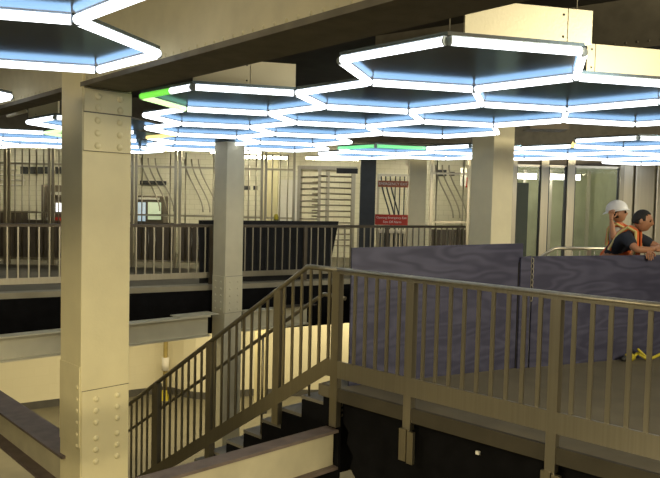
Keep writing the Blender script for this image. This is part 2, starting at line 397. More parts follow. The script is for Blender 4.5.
mb = MB(); mb.tube([(0, 0, 0), (.012, 0, 0)], .028, 12); cm_ = bpy.data.meshes.new('end_cap'); bmesh.ops.recalc_face_normals(mb.bm, faces=mb.bm.faces); mb.bm.to_mesh(cm_); mb.bm.free(); cm_.materials.append(M['cap'])
def child(name, me, parent, loc=(0, 0, 0), rz=0):
    o = bpy.data.objects.new(name, me); COL.objects.link(o); o.parent = parent; o.location = loc; o.rotation_euler.z = rz; return o
GV = cell(-1, 2) + dirv(193.8) * S          # the green corner
YV = CB + dirv(193.8) * S                    # the yellow corner
seen = set(); ntube = 0
for cname, cells in clusters:
    edgeuse = {}
    for c, nm in cells:
        vs = [c + dirv(13.8 + 60 * k) * S for k in range(6)]
        for k in range(6):
            p, q = vs[k], vs[(k + 1) % 6]; mid = (p + q) / 2
            key = (round(mid.x, 1), round(mid.y, 1), cname)
            key2 = [kk for kk in seen if (V((kk[0], kk[1], 0)) - mid).length < .25]
            if key2: continue
            if abs(mid.x) > 1.0 + .52 * max(mid.y, 0) and cname != 'left': continue
            seen.add((mid.x, mid.y))
            colr = 'tube'; split = None
            dv, dw = min((p - GV).length, (q - GV).length), min((p - YV).length, (q - YV).length)
            if dv < .05:
                if max(p.y, q.y) > GV.y + .3: colr = 'tube_lime'
                else: split = True
            if dw < .05 and (mid.y > YV.y): colr = 'tube_yellow'
            if cname == 'right' and mid.x < 1.5 and mid.x > .1 and mid.y < 12.6: colr = 'tube_farg'
            if cname in ('main', 'midleft') and (mid - V((-2.45, 10.95, 0))).length < .45: colr = 'tube_yellow'
            if cname == 'midleft' and (mid - V((-4.2, 11.2, 0))).length < .45: colr = 'tube_lime'
            cw = {'tube': 'white', 'tube_lime': 'pale lime', 'tube_yellow': 'yellow', 'tube_farg': 'green'}[colr]
            if split: cw = 'half green, half white'
            if nm: lab, grp = f'{cw} tube, {side[k]} side of the {nm}', 'honeycomb light tubes'
            else:
                zone = 'far above the left fence' if mid.x < -2.2 else 'far above the turnstile and middle fence' if mid.x < 1.5 else 'far above the glass lift'
                if cname == 'edge': zone = 'at the left frame edge before the dark beam'
                lab, grp = f'{cw} light tube of the honeycomb {zone}', f'{cw} tubes {zone}'
            r = thing('light_tube', lab, 'light', (mid.x, mid.y, ZT), grp)
            r.rotation_euler.z = math.atan2((q - p).y, (q - p).x)
            if split:
                first_green = (p - GV).length < .05
                child('lens', half_a['tube_green' if first_green else 'tube'], r)
                child('lens', half_b['tube' if first_green else 'tube_green'], r)
            else: child('lens', lens[colr], r)
            child('housing', hm, r)
            child('end_cap', cm_, r, (LT / 2 - .012, 0, 0)); child('end_cap', cm_, r, (-LT / 2 + .012, 0, 0), math.pi)
            ntube += 1

# soffit pans above the cells, with fascia panels on the sides that face the hall
def soffit(cells, label):
    c0 = cells[0]
    r = thing('soffit_panel', label, 'ceiling panel', (c0.x, c0.y, ZT + .0325))
    mb = MB()
    for c in cells:
        mb.prism([tuple((c + dirv(13.8 + 60 * k) * (S + .004))[:2]) for k in range(6)], ZT + .0325, ZT + .055)
    mb.build('pan', M['soffit'], r)
    return r
sf = {}
for cname, cells in clusters:
    lab = {'main': 'large dark metal ceiling pan above the main honeycomb lights', 'left': 'dark metal ceiling pan above the top left honeycomb',
           'right': 'dark metal ceiling pan above the far right honeycomb', 'midleft': 'dark metal ceiling pan above the far left honeycomb', 'edge': 'dark metal ceiling pan at the left frame edge'}[cname]
    sf[cname] = soffit([c for c, _ in cells], lab)
def fascia(p, q, ext0, ext1, label, z0=ZT + .05, z1=ZT + .265, seam=.72):
    d = (q - p).normalized(); p = p - d * ext0; q = q + d * ext1
    n = V((d.y, -d.x, 0)); n = n if n.dot(-(p + q) / 2) > 0 else -n
    mid = (p + q) / 2
    r = thing('fascia_panel', label, 'ceiling panel', (mid.x, mid.y, z0))
    L = (q - p).length; off = n * -.035
    a = p + (q - p) * seam
    for s0, s1 in ((p, a - d * .003), (a + d * .003, q)):
        MB().bar(s0 + off + V((0, 0, (z0 + z1) / 2)), s1 + off + V((0, 0, (z0 + z1) / 2)), .02, z1 - z0).build('sheet', M['fascia'], r)
    MB().bar(p - n * .10 + V((0, 0, z1 - .01)), q - n * .10 + V((0, 0, z1 - .01)), .12, .02).build('return_lip', M['fascia'], r)
    for zz in (z0 + .04, z1 - .04):
        MB().dome(a - d * .03 - n * .026 + V((0, 0, zz)), n, .009, .006, 8).build('screw', M['dark'], r)
    return r
h = [C1 + dirv(13.8 + 60 * k) * S for k in range(6)]    # k: 0 right-far, 1, 2, 3 left(a), 4 near(b), 5 (c)
fascia(h[4], h[5], -.12, .07, 'long metal fascia panel above the nearest tubes on the right', seam=.80)
g = [cell(1, 0) + dirv(13.8 + 60 * k) * S for k in range(6)]
fascia(g[4], g[5], -.10, .06, 'shorter metal fascia panel at the right edge of the picture', seam=.08)
w6 = [cell(-1, 2) + dirv(13.8 + 60 * k) * S for k in range(6)]
fascia(w6[4], w6[5], 0, 0, 'metal fascia panel behind the big ceiling beam near the green tube', seam=.55)
w7 = [CM + dirv(13.8 + 60 * k) * S for k in range(6)]
fascia(w7[3], w7[4], .02, .02, 'small pale fascia panel left of the riveted column', seam=.3)

# hanger wires and ceiling services
def wire(x, y, label):
    o = MB().tube([(x, y, ZT + .075), (x, y, 3.75)], .004, 6).build('hanger_wire', M['stainless']); tag(o, label, 'wire')
wire(h[4].x + .22, h[4].y + .12, 'thin hanger wire above the left end of the long fascia panel')
wire(h[5].x - .02, h[5].y + .10, 'thin hanger wire above the right end of the long fascia panel')
wire(h[4].x + .02, h[4].y + .06, 'thin hanger wire above the front corner of the largest honeycomb cell')
o = MB().tube([(-.55, 5.7, 2.92), (.45, 5.25, 3.02)], .03, 10).build('ceiling_pipe', M['brown']); tag(o, 'dark pipe beside the big ceiling beam', 'pipe')
o = MB().box((-.1, 5.95, 3.12), (.45, .3, .24)).build('junction_box', M['dark']); tag(o, 'black junction box above the dark ceiling pipe', 'box')
o = MB().box((3.05, 10.3, 2.86), (.55, .4, .22)).build('ceiling_box', M['brown']); tag(o, 'brown box hanging beside the lift column top', 'box')
for (x0, y0, x1, y1, lab) in ((-3.80, 8.5, -3.58, 8.5, 'upper of two pale strip lamps at the left edge under the ceiling'), (-3.83, 8.45, -3.6, 8.45, 'lower of two pale strip lamps at the left edge under the ceiling')):
    o = MB().bar((x0, y0, 2.70 if y0 > 8.48 else 2.565), (x1, y1, 2.69 if y0 > 8.48 else 2.635), .05, .03).build('ceiling_channel', M['fascia']); tag(o, lab.replace('strip lamps', 'metal channels'), 'channel')

# ------------------------------------------------------------------ near railing along the landing
RS = .632; TK = -.41
def ztop(t): return 1.07 if t > TK else 1.07 + (t - TK) * RS
def zbot(t): return .175 if t > -.12 else .175 + (t + .12) * RS
r = thing('guard_railing', 'steel railing along the edge of the landing in front of the purple boards', 'railing', rp(2, 0, -.1))
MB().tube([rp(-.02, 0, 1.05), rp(4.6, 0, 1.05)], .024, 12).bar(rp(-.02, 0, 1.03), rp(4.6, 0, 1.03), .05, .02).build('top_rail', M['steel'], r)
MB().bar(rp(.0, -.02, .175), rp(4.6, -.02, .175), .02, .15).build('bottom_rail', M['steel'], r)
for t in (.797, 2.035, 3.27):
    p = MB().box(rp(t, 0, .42), (.075, .06, 1.2), U).build('post', M['steel'], r)
    MB().box(rp(t - .02, -.035, -.30), (.07, .03, .26), U).box(rp(t + .055, -.035, -.31), (.06, .03, .26), U).build('foot_bracket', M['steel_dark'], p)
ts = [.188 + i * .1205 for i in range(5)] + [.797 + .1238 * i for i in range(1, 10)] + [2.035 + .1235 * i for i in range(1, 10)] + [3.27 + .1235 * i for i in range(1, 9)]
for t in ts:
    MB().bar(rp(t, 0, .2), rp(t, 0, 1.03), .031, .014, tuple(W)).build('baluster', M['steel'], r)

# stair railing
r = thing('stair_railing', 'steel railing sloping down along the near side of the stairs', 'railing', rp(-2, 0, -1.6))
MB().tube([rp(.06, 0, 1.05), rp(TK + .05, 0, 1.05), rp(TK, 0, 1.045), rp(TK - .05, 0, 1.01), rp(-4.5, 0, ztop(-4.5) - .02)], .024, 12).build('top_rail', M['steel_dark'], r)
MB().extr([rp(.0, -.03, .25), rp(-.12, -.03, .25), rp(-4.5, -.03, .25 + (-4.5 + .12) * RS), rp(-4.5, -.03, .10 + (-4.5 + .12) * RS), rp(-.12, -.03, .10), rp(0, -.03, .10)], W * .02).build('stringer_rail', M['steel_dark'], r)
for t, zf in ((-.02, -.345), (-.786, -.50), (-1.846, -1.28), (-2.85, -1.92), (-3.9, -2.6)):
    MB().box(rp(t, 0, (ztop(t) - .03 + zf) / 2), (.085, .06, ztop(t) - .03 - zf), U).build('post', M['steel_dark'], r)
t = -.12
while t > -4.45:
    if min(abs(t - a) for a in (-.02, -.786, -1.846, -2.85, -3.9)) > .06:
        MB().bar(rp(t, 0, zbot(t) + .02), rp(t, 0, ztop(t) - .03), .030, .014, tuple(W)).build('baluster', M['steel_dark'], r)
    t -= .1177
hz = lambda t: ztop(t) - .33 + .07
hr = MB().tube([rp(-.02, .10, .79), rp(-.10, .10, .80), rp(-.28, .10, .80), rp(-.34, .10, .77), rp(-4.4, .10, hz(-4.4) - .04)], .019, 10).build('handrail', M['steel_dark'], r)
for t in (-.45, -1.12, -1.9, -2.85):
    k = math.ceil((-t - .20) / .28)
    MB().tube([rp(t, .10, -k * .177), rp(t, .10, hz(t) - .06)], .012, 8).build('handrail_post', M['steel_dark'], hr)

# ------------------------------------------------------------------ stairs
r = thing('staircase', 'black sided stairs with grey treads going down to the lower level', 'stairs', rp(-2.3, .8, -2.9))
prof = []
N = 16
for k in range(1, N + 1):
    prof += [(-.20 - (k - 1) * .28, -k * .177 - .03), (-.20 - k * .28, -k * .177 - .03)]
prof = [(0, -.12), (-.20, -.12)] + prof
low = [(-N * .28 - .20, -2.9), (-N * .28 + .15, -2.9), (0, -.177 - .75)]
for s in (.035, 1.50):
    MB().extr([rp(t, s, z) for t, z in prof + low], W * .03).build('side_panel', M['black_sheet'], r)
for k in range(1, N + 1):
    st = MB().box(rp(-.20 - (k - .5) * .28 - .012, .785, -k * .177 - .015), (.28 + .03, 1.46, .03), U).build('tread', M['tread'], r)
    MB().box(rp(-.20 - (k - 1) * .28 - .012, .785, -k * .177 + .073), (.012, 1.42, .147), U).build('riser', M['black_sheet'], st)
MB().box(rp(-.115, .785, -.06), (.23, 1.5, .12), U).build('landing', M['concrete'], r)
MB().box(rp(-.115, .02, -.055), (.25, .02, .10), U).build('landing_nosing', M['concrete'], r)
o = MB().box(rp(-.32, .60, -.095), (.14, .22, .16), U).build('utility_box', M['grey_paint']); tag(o, 'small grey box left on the top stair tread', 'box')

# ------------------------------------------------------------------ far railing
r = thing('guard_railing', 'long dark railing along the far side of the stair opening', 'railing', fp(4, .1, .12))
MB().tube([fp(-4.5, .1, 1.18), fp(9.6, .1, 1.18)], .024, 8).bar(fp(-4.5, .1, 1.165), fp(9.6, .1, 1.165), .04, .03).build('top_rail', M['brown'], r)
MB().bar(fp(-4.5, .1, .29), fp(9.6, .1, .29), .03, .10).build('bottom_rail', M['steel'], r)
for i in range(8):
    MB().post(*fp(-4.1 + 1.93 * i, .1)[:2], .12, 1.16, .07, .05, FD[:2]).build('post', M['brown'], r)
n = 0
t = -4.4
while t < 9.6:
    if min(abs(t - (-4.1 + 1.93 * i)) for i in range(8)) > .06:
        MB().post(*fp(t, .1)[:2], .24, 1.16, .022, .022, FD[:2]).build('baluster', M['steel'], r)
    t += .155
# black board leaning behind the far railing
a0, a1 = 3.46, 6.42
o = MB().extr([fp(a0, .22, .13), fp(a1 - .28, .22, .13), fp(a1, .30, 1.27), fp(a0, .30, 1.27)], FN * .03).build('black_board', M['black_board'])
tag(o, 'big black board propped behind the far railing', 'board')
p = fp(5.02, .32, 1.275)
r = thing('warning_light', 'small yellow warning light on top of the black board', 'light', p)
MB().tube([p, p + V((0, 0, .02))], .05, 10).build('base', M['dark'], r)
MB().tube([p + V((0, 0, .02)), p + V((0, 0, .07)), p + V((0, 0, .11)), p + V((0, 0, .13))], [.045, .045, .035, .012], 10).build('lens', M['yellow'], r)

# ------------------------------------------------------------------ purple plywood barrier
def board(a, b, z1a, z1b, th, label, z0=0.0):
    a, b = V((*a, 0)), V((*b, 0)); d = (b - a).normalized(); n = V((-d.y, d.x, 0))
    mid = (a + b) / 2
    r = thing('plywood_barrier', label, 'barrier', (mid.x, mid.y, 0), 'purple plywood barriers')
    MB().extr([a + V((0, 0, z0)), b + V((0, 0, z0)), b + V((0, 0, z1b)), a + V((0, 0, z1a))], n * th).build('panel', M['ply'], r)
    br = MB()
    for f in (.08, .92):
        c = a + (b - a) * f + n * (th + .02)
        br.bar(c + V((0, 0, .0)), c + V((0, 0, min(z1a, z1b) - .05)), .04, .04, tuple(d))
    br.build('back_batten', M['ply_edge'], r)
    return r, a, b, d, n
board((.20, 6.335), (1.965, 7.235), 1.245, 1.275, .02, 'tall purple plywood board behind the near railing, left of the gap')
rs_, A3, B3, d3, n3 = board((1.935, 7.185), (2.055, 7.238), 1.135, 1.15, .02, 'narrow purple plywood strip between the two large boards')
rr_, A2, B2, d2, n2 = board((2.075, 7.245), (4.6, 8.357), 1.145, 1.145, .02, 'long lower purple plywood board that the man leans on')
MB().extr([V((1.925, 7.28, 0)), V((2.06, 7.335, 0)), V((2.06, 7.335, 1.10)), V((1.925, 7.28, 1.10))], n3 * .01).build('gap_shade_sheet', M['black_board'], rs_)  # black sheet added to darken the gap between the boards
ch = MB()
for i in range(8):
    p = V((2.065, 7.235, 1.10 - i * .055)); ch.tube([p + V((.012 * math.cos(k * math.pi / 4), 0, .03 * math.sin(k * math.pi / 4))) for k in range(9)], .004, 5, cap=False)
o = ch.build('chain', M['steel']); tag(o, 'small steel chain tying the narrow strip to the long purple board', 'chain')

# yellow tape heap on the deck
r = thing('caution_strap', 'crumpled yellow strap lying on the deck by the long purple board', 'strap', (3.36, 7.62, 0))
pts = []
for i in range(40):
    f = i / 39; pts.append((3.30 + .34 * f + .03 * math.sin(9 * f), 7.68 + .12 * math.sin(6 * f) * (1 - f) - .02 + .10 * f, .018 + .05 * abs(math.sin(5 * f))))
MB().tube(pts, .016, 7).build('strap', M['yellow'], r)
pts = [(3.50 - .10 * math.sin(k / 10 * math.pi), 7.74 - .03 * math.cos(k / 3), .02 + .10 * math.sin(k / 10 * math.pi)) for k in range(11)]
MB().tube(pts, .012, 7).build('strap_loop', M['yellow'], r)
mb = MB(); mb.tube([(3.20, 7.615, .035), (3.24, 7.63, .05), (3.29, 7.65, .05), (3.33, 7.66, .035)], [.02, .045, .045, .02], 10); mb.build('buckle', M['yellow'], r)
MB().tube([(3.165, 7.60, .03), (3.215, 7.62, .045)], [.018, .034], 10).build('hook', M['dark'], r)

# ------------------------------------------------------------------ steel fence and gates (y = 17)
YF = 17.0
def fx(px, y=YF): return (px - 330) / 713. * y + .024 * .02 * y
def curved(mb, x0, x1, zt, zb, y):
    pts = []
    for i in range(13):
        f = i / 12; s = f * f * (3 - 2 * f)
        pts.append((x0 + (x1 - x0) * s, y, zt + (zb - zt) * f))
    mb.tube(pts, .017, 6)
    return mb
def fence_panel(x0, x1, label, curve=False, n=None, zt=2.75):
    r = thing('fence_panel', label, 'fence', ((x0 + x1) / 2, YF, 0), 'steel fence panels')
    for x in (x0, x1): MB().post(x + (.035 if x == x0 else -.035), YF, 0, zt + .1, .06, .06).build('post', M['fence'], r)
    for z in (.15, 1.25, 2.40): MB().bar((x0 + .05, YF, z), (x1 - .05, YF, z), .03, .045).build('rail', M['fence'], r)
    MB().box(((x0 + x1) / 2, YF + .03, .62), (x1 - x0 - .1, .012, .90)).build('lower_sheet', M['brown'], r)
    n = n or max(2, int((x1 - x0) / .155))
    for i in range(1, n):
        x = x0 + (x1 - x0) * i / n
        if curve and 2 <= i <= 4 and n > 5:
            curved(MB().tube([(x, YF, .15), (x, YF, 1.0)], .012, 6), x - .20, x + .26, 2.6, 1.35, YF).build('curved_bar', M['fence'], r)
        else: MB().tube([(x, YF, .15), (x, YF, zt)], .016, 6).build('bar', M['fence'], r)
    return r
fence_panel(fx(-36), fx(6), 'steel fence panel at the left picture edge')
fence_panel(fx(7), fx(50), 'steel fence panel in front of the pale conduits, left of the riveted column')
fence_panel(fx(51), fx(92), 'steel fence panel half hidden behind the riveted column')
fence_panel(fx(93), fx(133), 'steel fence panel emerging right of the riveted column')
fence_panel(fx(134), fx(176), 'steel fence panel with curved bars in front of the blue and green screens', True)
fence_panel(fx(177.5), fx(219), 'steel fence panel with curved bars left of the middle column', True)
fence_panel(fx(240), fx(262), 'narrow steel fence panel right of the middle column')
fence_panel(fx(263), fx(294), 'steel fence panel with curved bars left of the turnstile', True)
fence_panel(fx(428), fx(468), 'steel fence panel with curved bars right of the emergency gate pillar', True)
fence_panel(fx(470), fx(503), 'steel fence panel behind the column by the lift', True)
# full-height turnstile
x0, x1 = fx(296), fx(355)
r = thing('turnstile', 'full height steel turnstile with horizontal bars', 'turnstile', ((x0 + x1) / 2, YF, 0))
for x in (x0 + .04, fx(318), fx(352)): MB().post(x, YF - .1, 0, 2.5, .07, .07).build('post', M['fence'], r)
for x in (x0 + .04, fx(352)): MB().post(x, YF + 1.0, 0, 2.5, .07, .07).build('post', M['fence'], r)
MB().box(((x0 + x1) / 2, YF + .45, 2.46), (x1 - x0, 1.2, .08)).build('roof_frame', M['fence'], r)
MB().box((fx(345), YF - .12, 2.40), (.50, .1, .12)).build('control_box', M['dark'], r)
cb = MB().post(fx(326), YF + .35, 0, 2.42, .09, .09).build('rotor_pole', M['fence'], r)
for i in range(13):
    z = .55 + i * .14
    MB().tube([(x0 + .05, YF - .08, z), (fx(318), YF - .08, z)], .021, 7).build('barrier_bar', M['fence'], r)
    for ang in (10, 130, 250):
        d = dirv(ang)
        MB().tube([V((fx(326), YF + .35, z + .05)), V((fx(326), YF + .35, z + .05)) + d * .58], .019, 7).build('rotor_arm', M['fence'], cb)
# dark post, emergency gate, pillar
r = thing('gate_post', 'dark grey square post between the turnstile and the emergency gate', 'post', (fx(366), YF, 0))
MB().post(fx(366), YF, 0, 2.75, .36, .25).build('shaft', M['fence_dark'], r); MB().post(fx(366), YF, 0, .12, .44, .32).build('base', M['fence_dark'], r)
x0, x1 = fx(375.5), fx(407)
r = thing('emergency_gate', 'steel emergency exit gate with red signs and curved bars', 'gate', ((x0 + x1) / 2, YF, 0))
for x in (x0 + .025, x1 - .025): MB().post(x, YF, .03, 2.35, .05, .05).build('frame_post', M['fence'], r)
for z in (.06, 1.10, 2.33): MB().bar((x0 + .05, YF, z), (x1 - .05, YF, z), .045, .05).build('frame_rail', M['fence'], r)
for i in range(1, 7):
    x = x0 + (x1 - x0) * i / 7
    if i in (1, 2, 3): curved(MB().tube([(x, YF, .08), (x, YF, 1.08)], .013, 6), x - .02, x + .24, 2.3, 1.12, YF).build('curved_bar', M['fence_dark'], r)
    else: MB().tube([(x, YF, .08), (x, YF, 2.33)], .013, 6).build('bar', M['fence_dark'], r)
MB().box(((x0 + x1) / 2, YF - .10, 1.0), (x1 - x0 - .12, .05, .09)).build('push_bar', M['stainless'], r)
MB().box(((x0 + x1) / 2, YF + .05, .58), (x1 - x0 - .1, .02, .9)).build('lower_sheet', M['fence'], r)
sg = MB().box(((x0 + x1) / 2, YF - .035, 2.12), (x1 - x0 - .03, .015, .15)).build('sign_header', M['red_faded'], r); sg['label'] = 'faded red sign strip reading EMERGENCY EXIT'
text('lettering', 'EMERGENCY EXIT', .085, M['white'], r, ((x0 + x1) / 2, YF - .046, 2.12))
sg = MB().box(((x0 + x1) / 2 - .02, YF - .035, 1.27), (x1 - x0 + .03, .015, .25)).build('sign_footer', M['red'], r); sg['label'] = 'bright red warning sign with two lines of white text'
text('lettering', 'Opening Emergency Exit', .072, M['white'], r, ((x0 + x1) / 2 - .02, YF - .046, 1.32))
text('lettering', 'Sets Off Alarm', .072, M['white'], r, ((x0 + x1) / 2, YF - .046, 1.22))
def pillar(px0, px1, Y, label, m='cream', dep=.4):
    x0, x1 = fx(px0, Y), fx(px1, Y)
    r = thing('pillar', label, 'column', ((x0 + x1) / 2, Y, 0))
    MB().box(((x0 + x1) / 2, Y + dep / 2, 1.9), (x1 - x0, dep, 3.7)).build('shaft', M[m], r); MB().box(((x0 + x1) / 2, Y + dep / 2, .1), (x1 - x0 + .06, dep + .06, .2)).build('base', M['base'], r)
pillar(407.5, 424.5, 17.05, 'cream pillar right of the emergency gate', 'cream_lit')
pillar(259, 276, 18.6, 'cream pillar behind the fence left of the turnstile')

# things behind the fence
def vend(px, Y, w, hgt, label, screens):
    x = fx(px, Y)
    r = thing('vending_machine', label, 'machine', (x, Y, 0))
    MB().box((x, Y + .3, hgt / 2), (w, .6, hgt)).build('cabinet', M['brown'], r, bevel=.02)
    for nm, dx, z, sw, sh, m in screens: MB().box((x + dx, Y - .01, z), (sw, .03, sh)).build(nm, M[m], r)
vend(54, 19.5, .75, 1.95, 'dark ticket machine with a small white screen, left of the riveted column', [('screen', .16, 1.34, .24, .24, 'screen'), ('header', .1, 1.72, .4, .08, 'lamp_body'), ('card_slot', .12, 1.0, .2, .14, 'red'), ('keypad', -.16, .98, .1, .16, 'lamp_body')])
vend(148, 19.8, .80, 1.72, 'dark ticket machine with blue and green screens behind the fence', [('blue_screen', -.22, 1.27, .26, .52, 'screen_blue'), ('green_screen', .16, 1.3, .36, .48, 'screen_green'), ('header', 0, 1.64, .6, .06, 'lamp_body')])
def sign_board(px0, px1, y0, y1, Y, label, m='dark'):
    hz_ = 202.9 + .0236 * ((px0 + px1) / 2 - 330)
    xa, xb, za, zb = fx(px0, Y), fx(px1, Y), 1.64 - (y1 - hz_) * Y / 713, 1.64 - (y0 - hz_) * Y / 713
    o = MB().box(((xa + xb) / 2, Y, (za + zb) / 2), (xb - xa, .05, zb - za)).build('wall_sign', M[m]); tag(o, label, 'sign')
for a, b, lab in ((20, 27, 'first small dark sign from the left under the far left lights'), (29, 35, 'second small dark sign from the left under the far left lights'), (37, 42, 'third small dark sign from the left under the far left lights'), (44, 49, 'fourth small dark sign from the left under the far left lights'), (53, 60, 'small dark sign just left of the riveted column')):
    sign_board(a, b, 167, 174, 21.42, lab)
sign_board(139, 165, 181, 185, 21.42, 'long dark sign strip above the blue and green screens')
sign_board(243, 249, 186, 190, 20.5, 'small black sign left of the pair near the bright lamp')
sign_board(252, 256, 186, 190, 20.5, 'small black sign right of the pair near the bright lamp')
sign_board(434, 444, 170, 176, 21.42, 'dark sign behind the fence right of the pillar')
sign_board(447, 452, 172, 176, 21.42, 'small brown sign behind the fence right of the pillar', 'brown')
o = MB().box((fx(461, 20), 20, 2.45), (.16, .08, .5)).build('wall_sign', M['white']); tag(o, 'white sign left of the column by the lift', 'sign')
o = MB().box((fx(465.5, 20), 20, 2.3), (.1, .06, .28)).build('wall_sign', M['red']); tag(o, 'small red sign left of the column by the lift', 'sign')
# conduits on the back wall
cd = MB()
for z, x1 in ((2.55, 22), (2.40, 16), (2.25, 22), (2.10, 24), (1.95, 22)): cd.tube([(fx(-30, 21.4), 21.42, z), (fx(x1, 21.4), 21.42, z)], .022, 6)
cd.tube([(fx(22, 21.4), 21.42, 2.55), (fx(22, 21.4), 21.42, 1.95)], .022, 6)
o = cd.build('wall_conduits', M['white']); tag(o, 'bundle of pale conduits on the back wall at far left', 'conduit')
def bench(px, Y, label, w=.75):
    x = fx(px, Y); r = thing('bench', label, 'bench', (x, Y, 0))
    MB().box((x, Y + .3, .95), (w, .08, .5)).build('backrest', M['brown'], r); MB().box((x, Y, .45), (w, .5, .06)).build('seat', M['brown'], r)
    for s in (-1, 1): MB().box((x + s * (w / 2 - .06), Y, .21), (.06, .45, .42)).build('leg', M['brown'], r)
bench(8, 19.0, 'dark bench behind the fence at the left picture edge')
o = MB().box((fx(30, 18.5), 18.5, .13), (1.3, .3, .26)).build('concrete_block', M['curb']); tag(o, 'pale concrete block on the floor behind the far railing at left', 'block')
# dark openings behind the fence on the wall
o = MB().box((fx(285, 21.4), 21.45, 1.15), (.75, .08, 2.3)).build('notice_panel', M['white']); tag(o, 'white wall panel behind the fence left of the turnstile', 'panel')

# ------------------------------------------------------------------ glass lift, stainless wall
YE = 15.6
r = thing('elevator', 'glass and steel lift behind the boards', 'elevator', (fx(565, YE), YE + .9, 0))
X0, X1 = fx(508, YE), fx(620, YE)
MB().box(((X0 + X1) / 2, YE + .08, 2.68), (X1 - X0, .2, .20)).build('header', M['brown'], r)
for px, w in ((511.5, .10), (541.5, .16), (567.5, .16), (618, .09)): MB().post(fx(px, YE), YE, 0, 2.95, w, .14).build('post', M['steel'], r)
for a, b in ((513, 539), (545, 564), (571, 617)):
    g = MB().box(((fx(a, YE) + fx(b, YE)) / 2, YE + .03, 1.3), (fx(b, YE) - fx(a, YE), .02, 2.5)).build('glass_pane', M['glass'], r)
    for z in (2.55, .06): MB().bar((fx(a, YE), YE + .03, z), (fx(b, YE), YE + .03, z), .05, .05).build('pane_rail', M['stainless'], g)
    for x in (fx(a, YE) + .02, fx(b, YE) - .02): MB().post(x, YE + .03, .05, 2.55, .05, .06).build('pane_jamb', M['fence_dark'], g)
MB().box(((X0 + X1) / 2, YE + 2.0, 1.4), (X1 - X0, .06, 2.8)).build('back_panel', M['lift_in'], r)
for x in (X0 + .02, X1 - .02): MB().box((x, YE + 1.05, 1.4), (.04, 1.9, 2.8)).build('side_panel', M['lift_in'], r)
MB().box(((X0 + X1) / 2, YE + 1.05, 2.82), (X1 - X0, 1.9, .05)).build('roof_panel', M['lift_in'], r)
for a, b in ((514, 534), (548, 562), (571, 577)):
    MB().box(((fx(a, YE + .9) + fx(b, YE + .9)) / 2, YE + .9, 2.36), (fx(b, YE) - fx(a, YE), .08, .12)).build('cabin_lamp', M['cabin'], r)
MB().box((fx(597, YE + 1.9), YE + 1.93, 1.15), (.34, .04, 1.3)).build('inner_window', M['white'], r)
for px in (522, 548, 586, 612): MB().post(fx(px, YE + 1.5), YE + 1.5, 0, 2.55, .07, .07).build('inner_post', M['stainless'], r)
MB().post(fx(517, YE + .9), YE + .9, 0, 2.2, .3, .5).build('control_cabinet', M['dark'], r)
for a, b, lab in ((621, 632, 'narrow stainless wall panel beside the lift'), (633, 653.5, 'wide stainless wall panel behind the man in the orange vest'), (654.5, 690, 'stainless wall panel at the right picture edge')):
    r = thing('wall_panel', lab, 'wall panel', ((fx(a, YE) + fx(b, YE)) / 2, YE, 0), 'stainless wall panels')
    MB().box(((fx(a, YE) + fx(b, YE)) / 2, YE + .1, 1.45), (fx(b, YE) - fx(a, YE) - .02, .12, 2.9)).build('sheet', M['stainless'], r, bevel=.02)
    MB().box(((fx(a, YE) + fx(b, YE)) / 2, YE + .1, .05), (fx(b, YE) - fx(a, YE) - .02, .14, .1)).build('kick_plate', M['fence_dark'], r)
# ramp railing in front of the lift
r = thing('ramp_railing', 'low steel railing in front of the glass lift', 'railing', (3.7, 10.3, 0))
MB().tube([(2.95, 10.3, .86), (3.24, 10.3, 1.055), (3.30, 10.3, 1.065), (4.6, 10.3, 1.08)], .022, 8).build('top_rail', M['stainless'], r)
MB().bar((2.95, 10.3, .12), (4.6, 10.3, .12), .03, .05).build('bottom_rail', M['stainless'], r)
for x in (2.97, 3.75, 4.58): MB().post(x, 10.3, 0, .88 if x < 3 else 1.06, .05, .05).build('post', M['stainless'], r)
for i in range(14): MB().tube([(3.08 + i * .107, 10.3, .12), (3.08 + i * .107, 10.3, 1.03 if i > 1 else .93)], .009, 6).build('baluster', M['stainless'], r)

# ------------------------------------------------------------------ lower level bits
r = thing('wall_pipe', 'vertical pipe in the corner of the lower level wall', 'pipe', (-3.72, 16.25, -2.9))
MB().tube([(-3.72, 16.25, -2.9), (-3.72, 16.25, -.2)], .05, 10).build('pipe', M['pipe_yellow'], r)
MB().tube([(-3.72, 16.25, -2.3), (-3.72, 16.25, -2.0)], .085, 10).build('pipe_collar', M['white'], r)
r = thing('wet_floor_sign', 'small yellow floor sign at the foot of the corner pipe', 'sign', (-3.66, 15.9, -2.9))
MB().extr([(-3.76, 15.84, -2.9), (-3.56, 15.84, -2.9), (-3.61, 15.90, -2.68), (-3.71, 15.90, -2.68)], (0, .02, 0)).build('front_leaf', M['yellow'], r)
MB().extr([(-3.76, 15.98, -2.9), (-3.56, 15.98, -2.9), (-3.61, 15.92, -2.68), (-3.71, 15.92, -2.68)], (0, .02, 0)).build('back_leaf', M['yellow'], r)
r = thing('pillar', 'yellow brown pillar on the lower level behind the stairs', 'column', (-1.42, 15.2, -2.9))
MB().box((-1.42, 15.2, -1.55), (.27, .2, 2.7)).build('shaft', M['cream'], r); MB().box((-1.42, 15.2, -2.84), (.3, .3, .12)).build('base', M['base'], r)

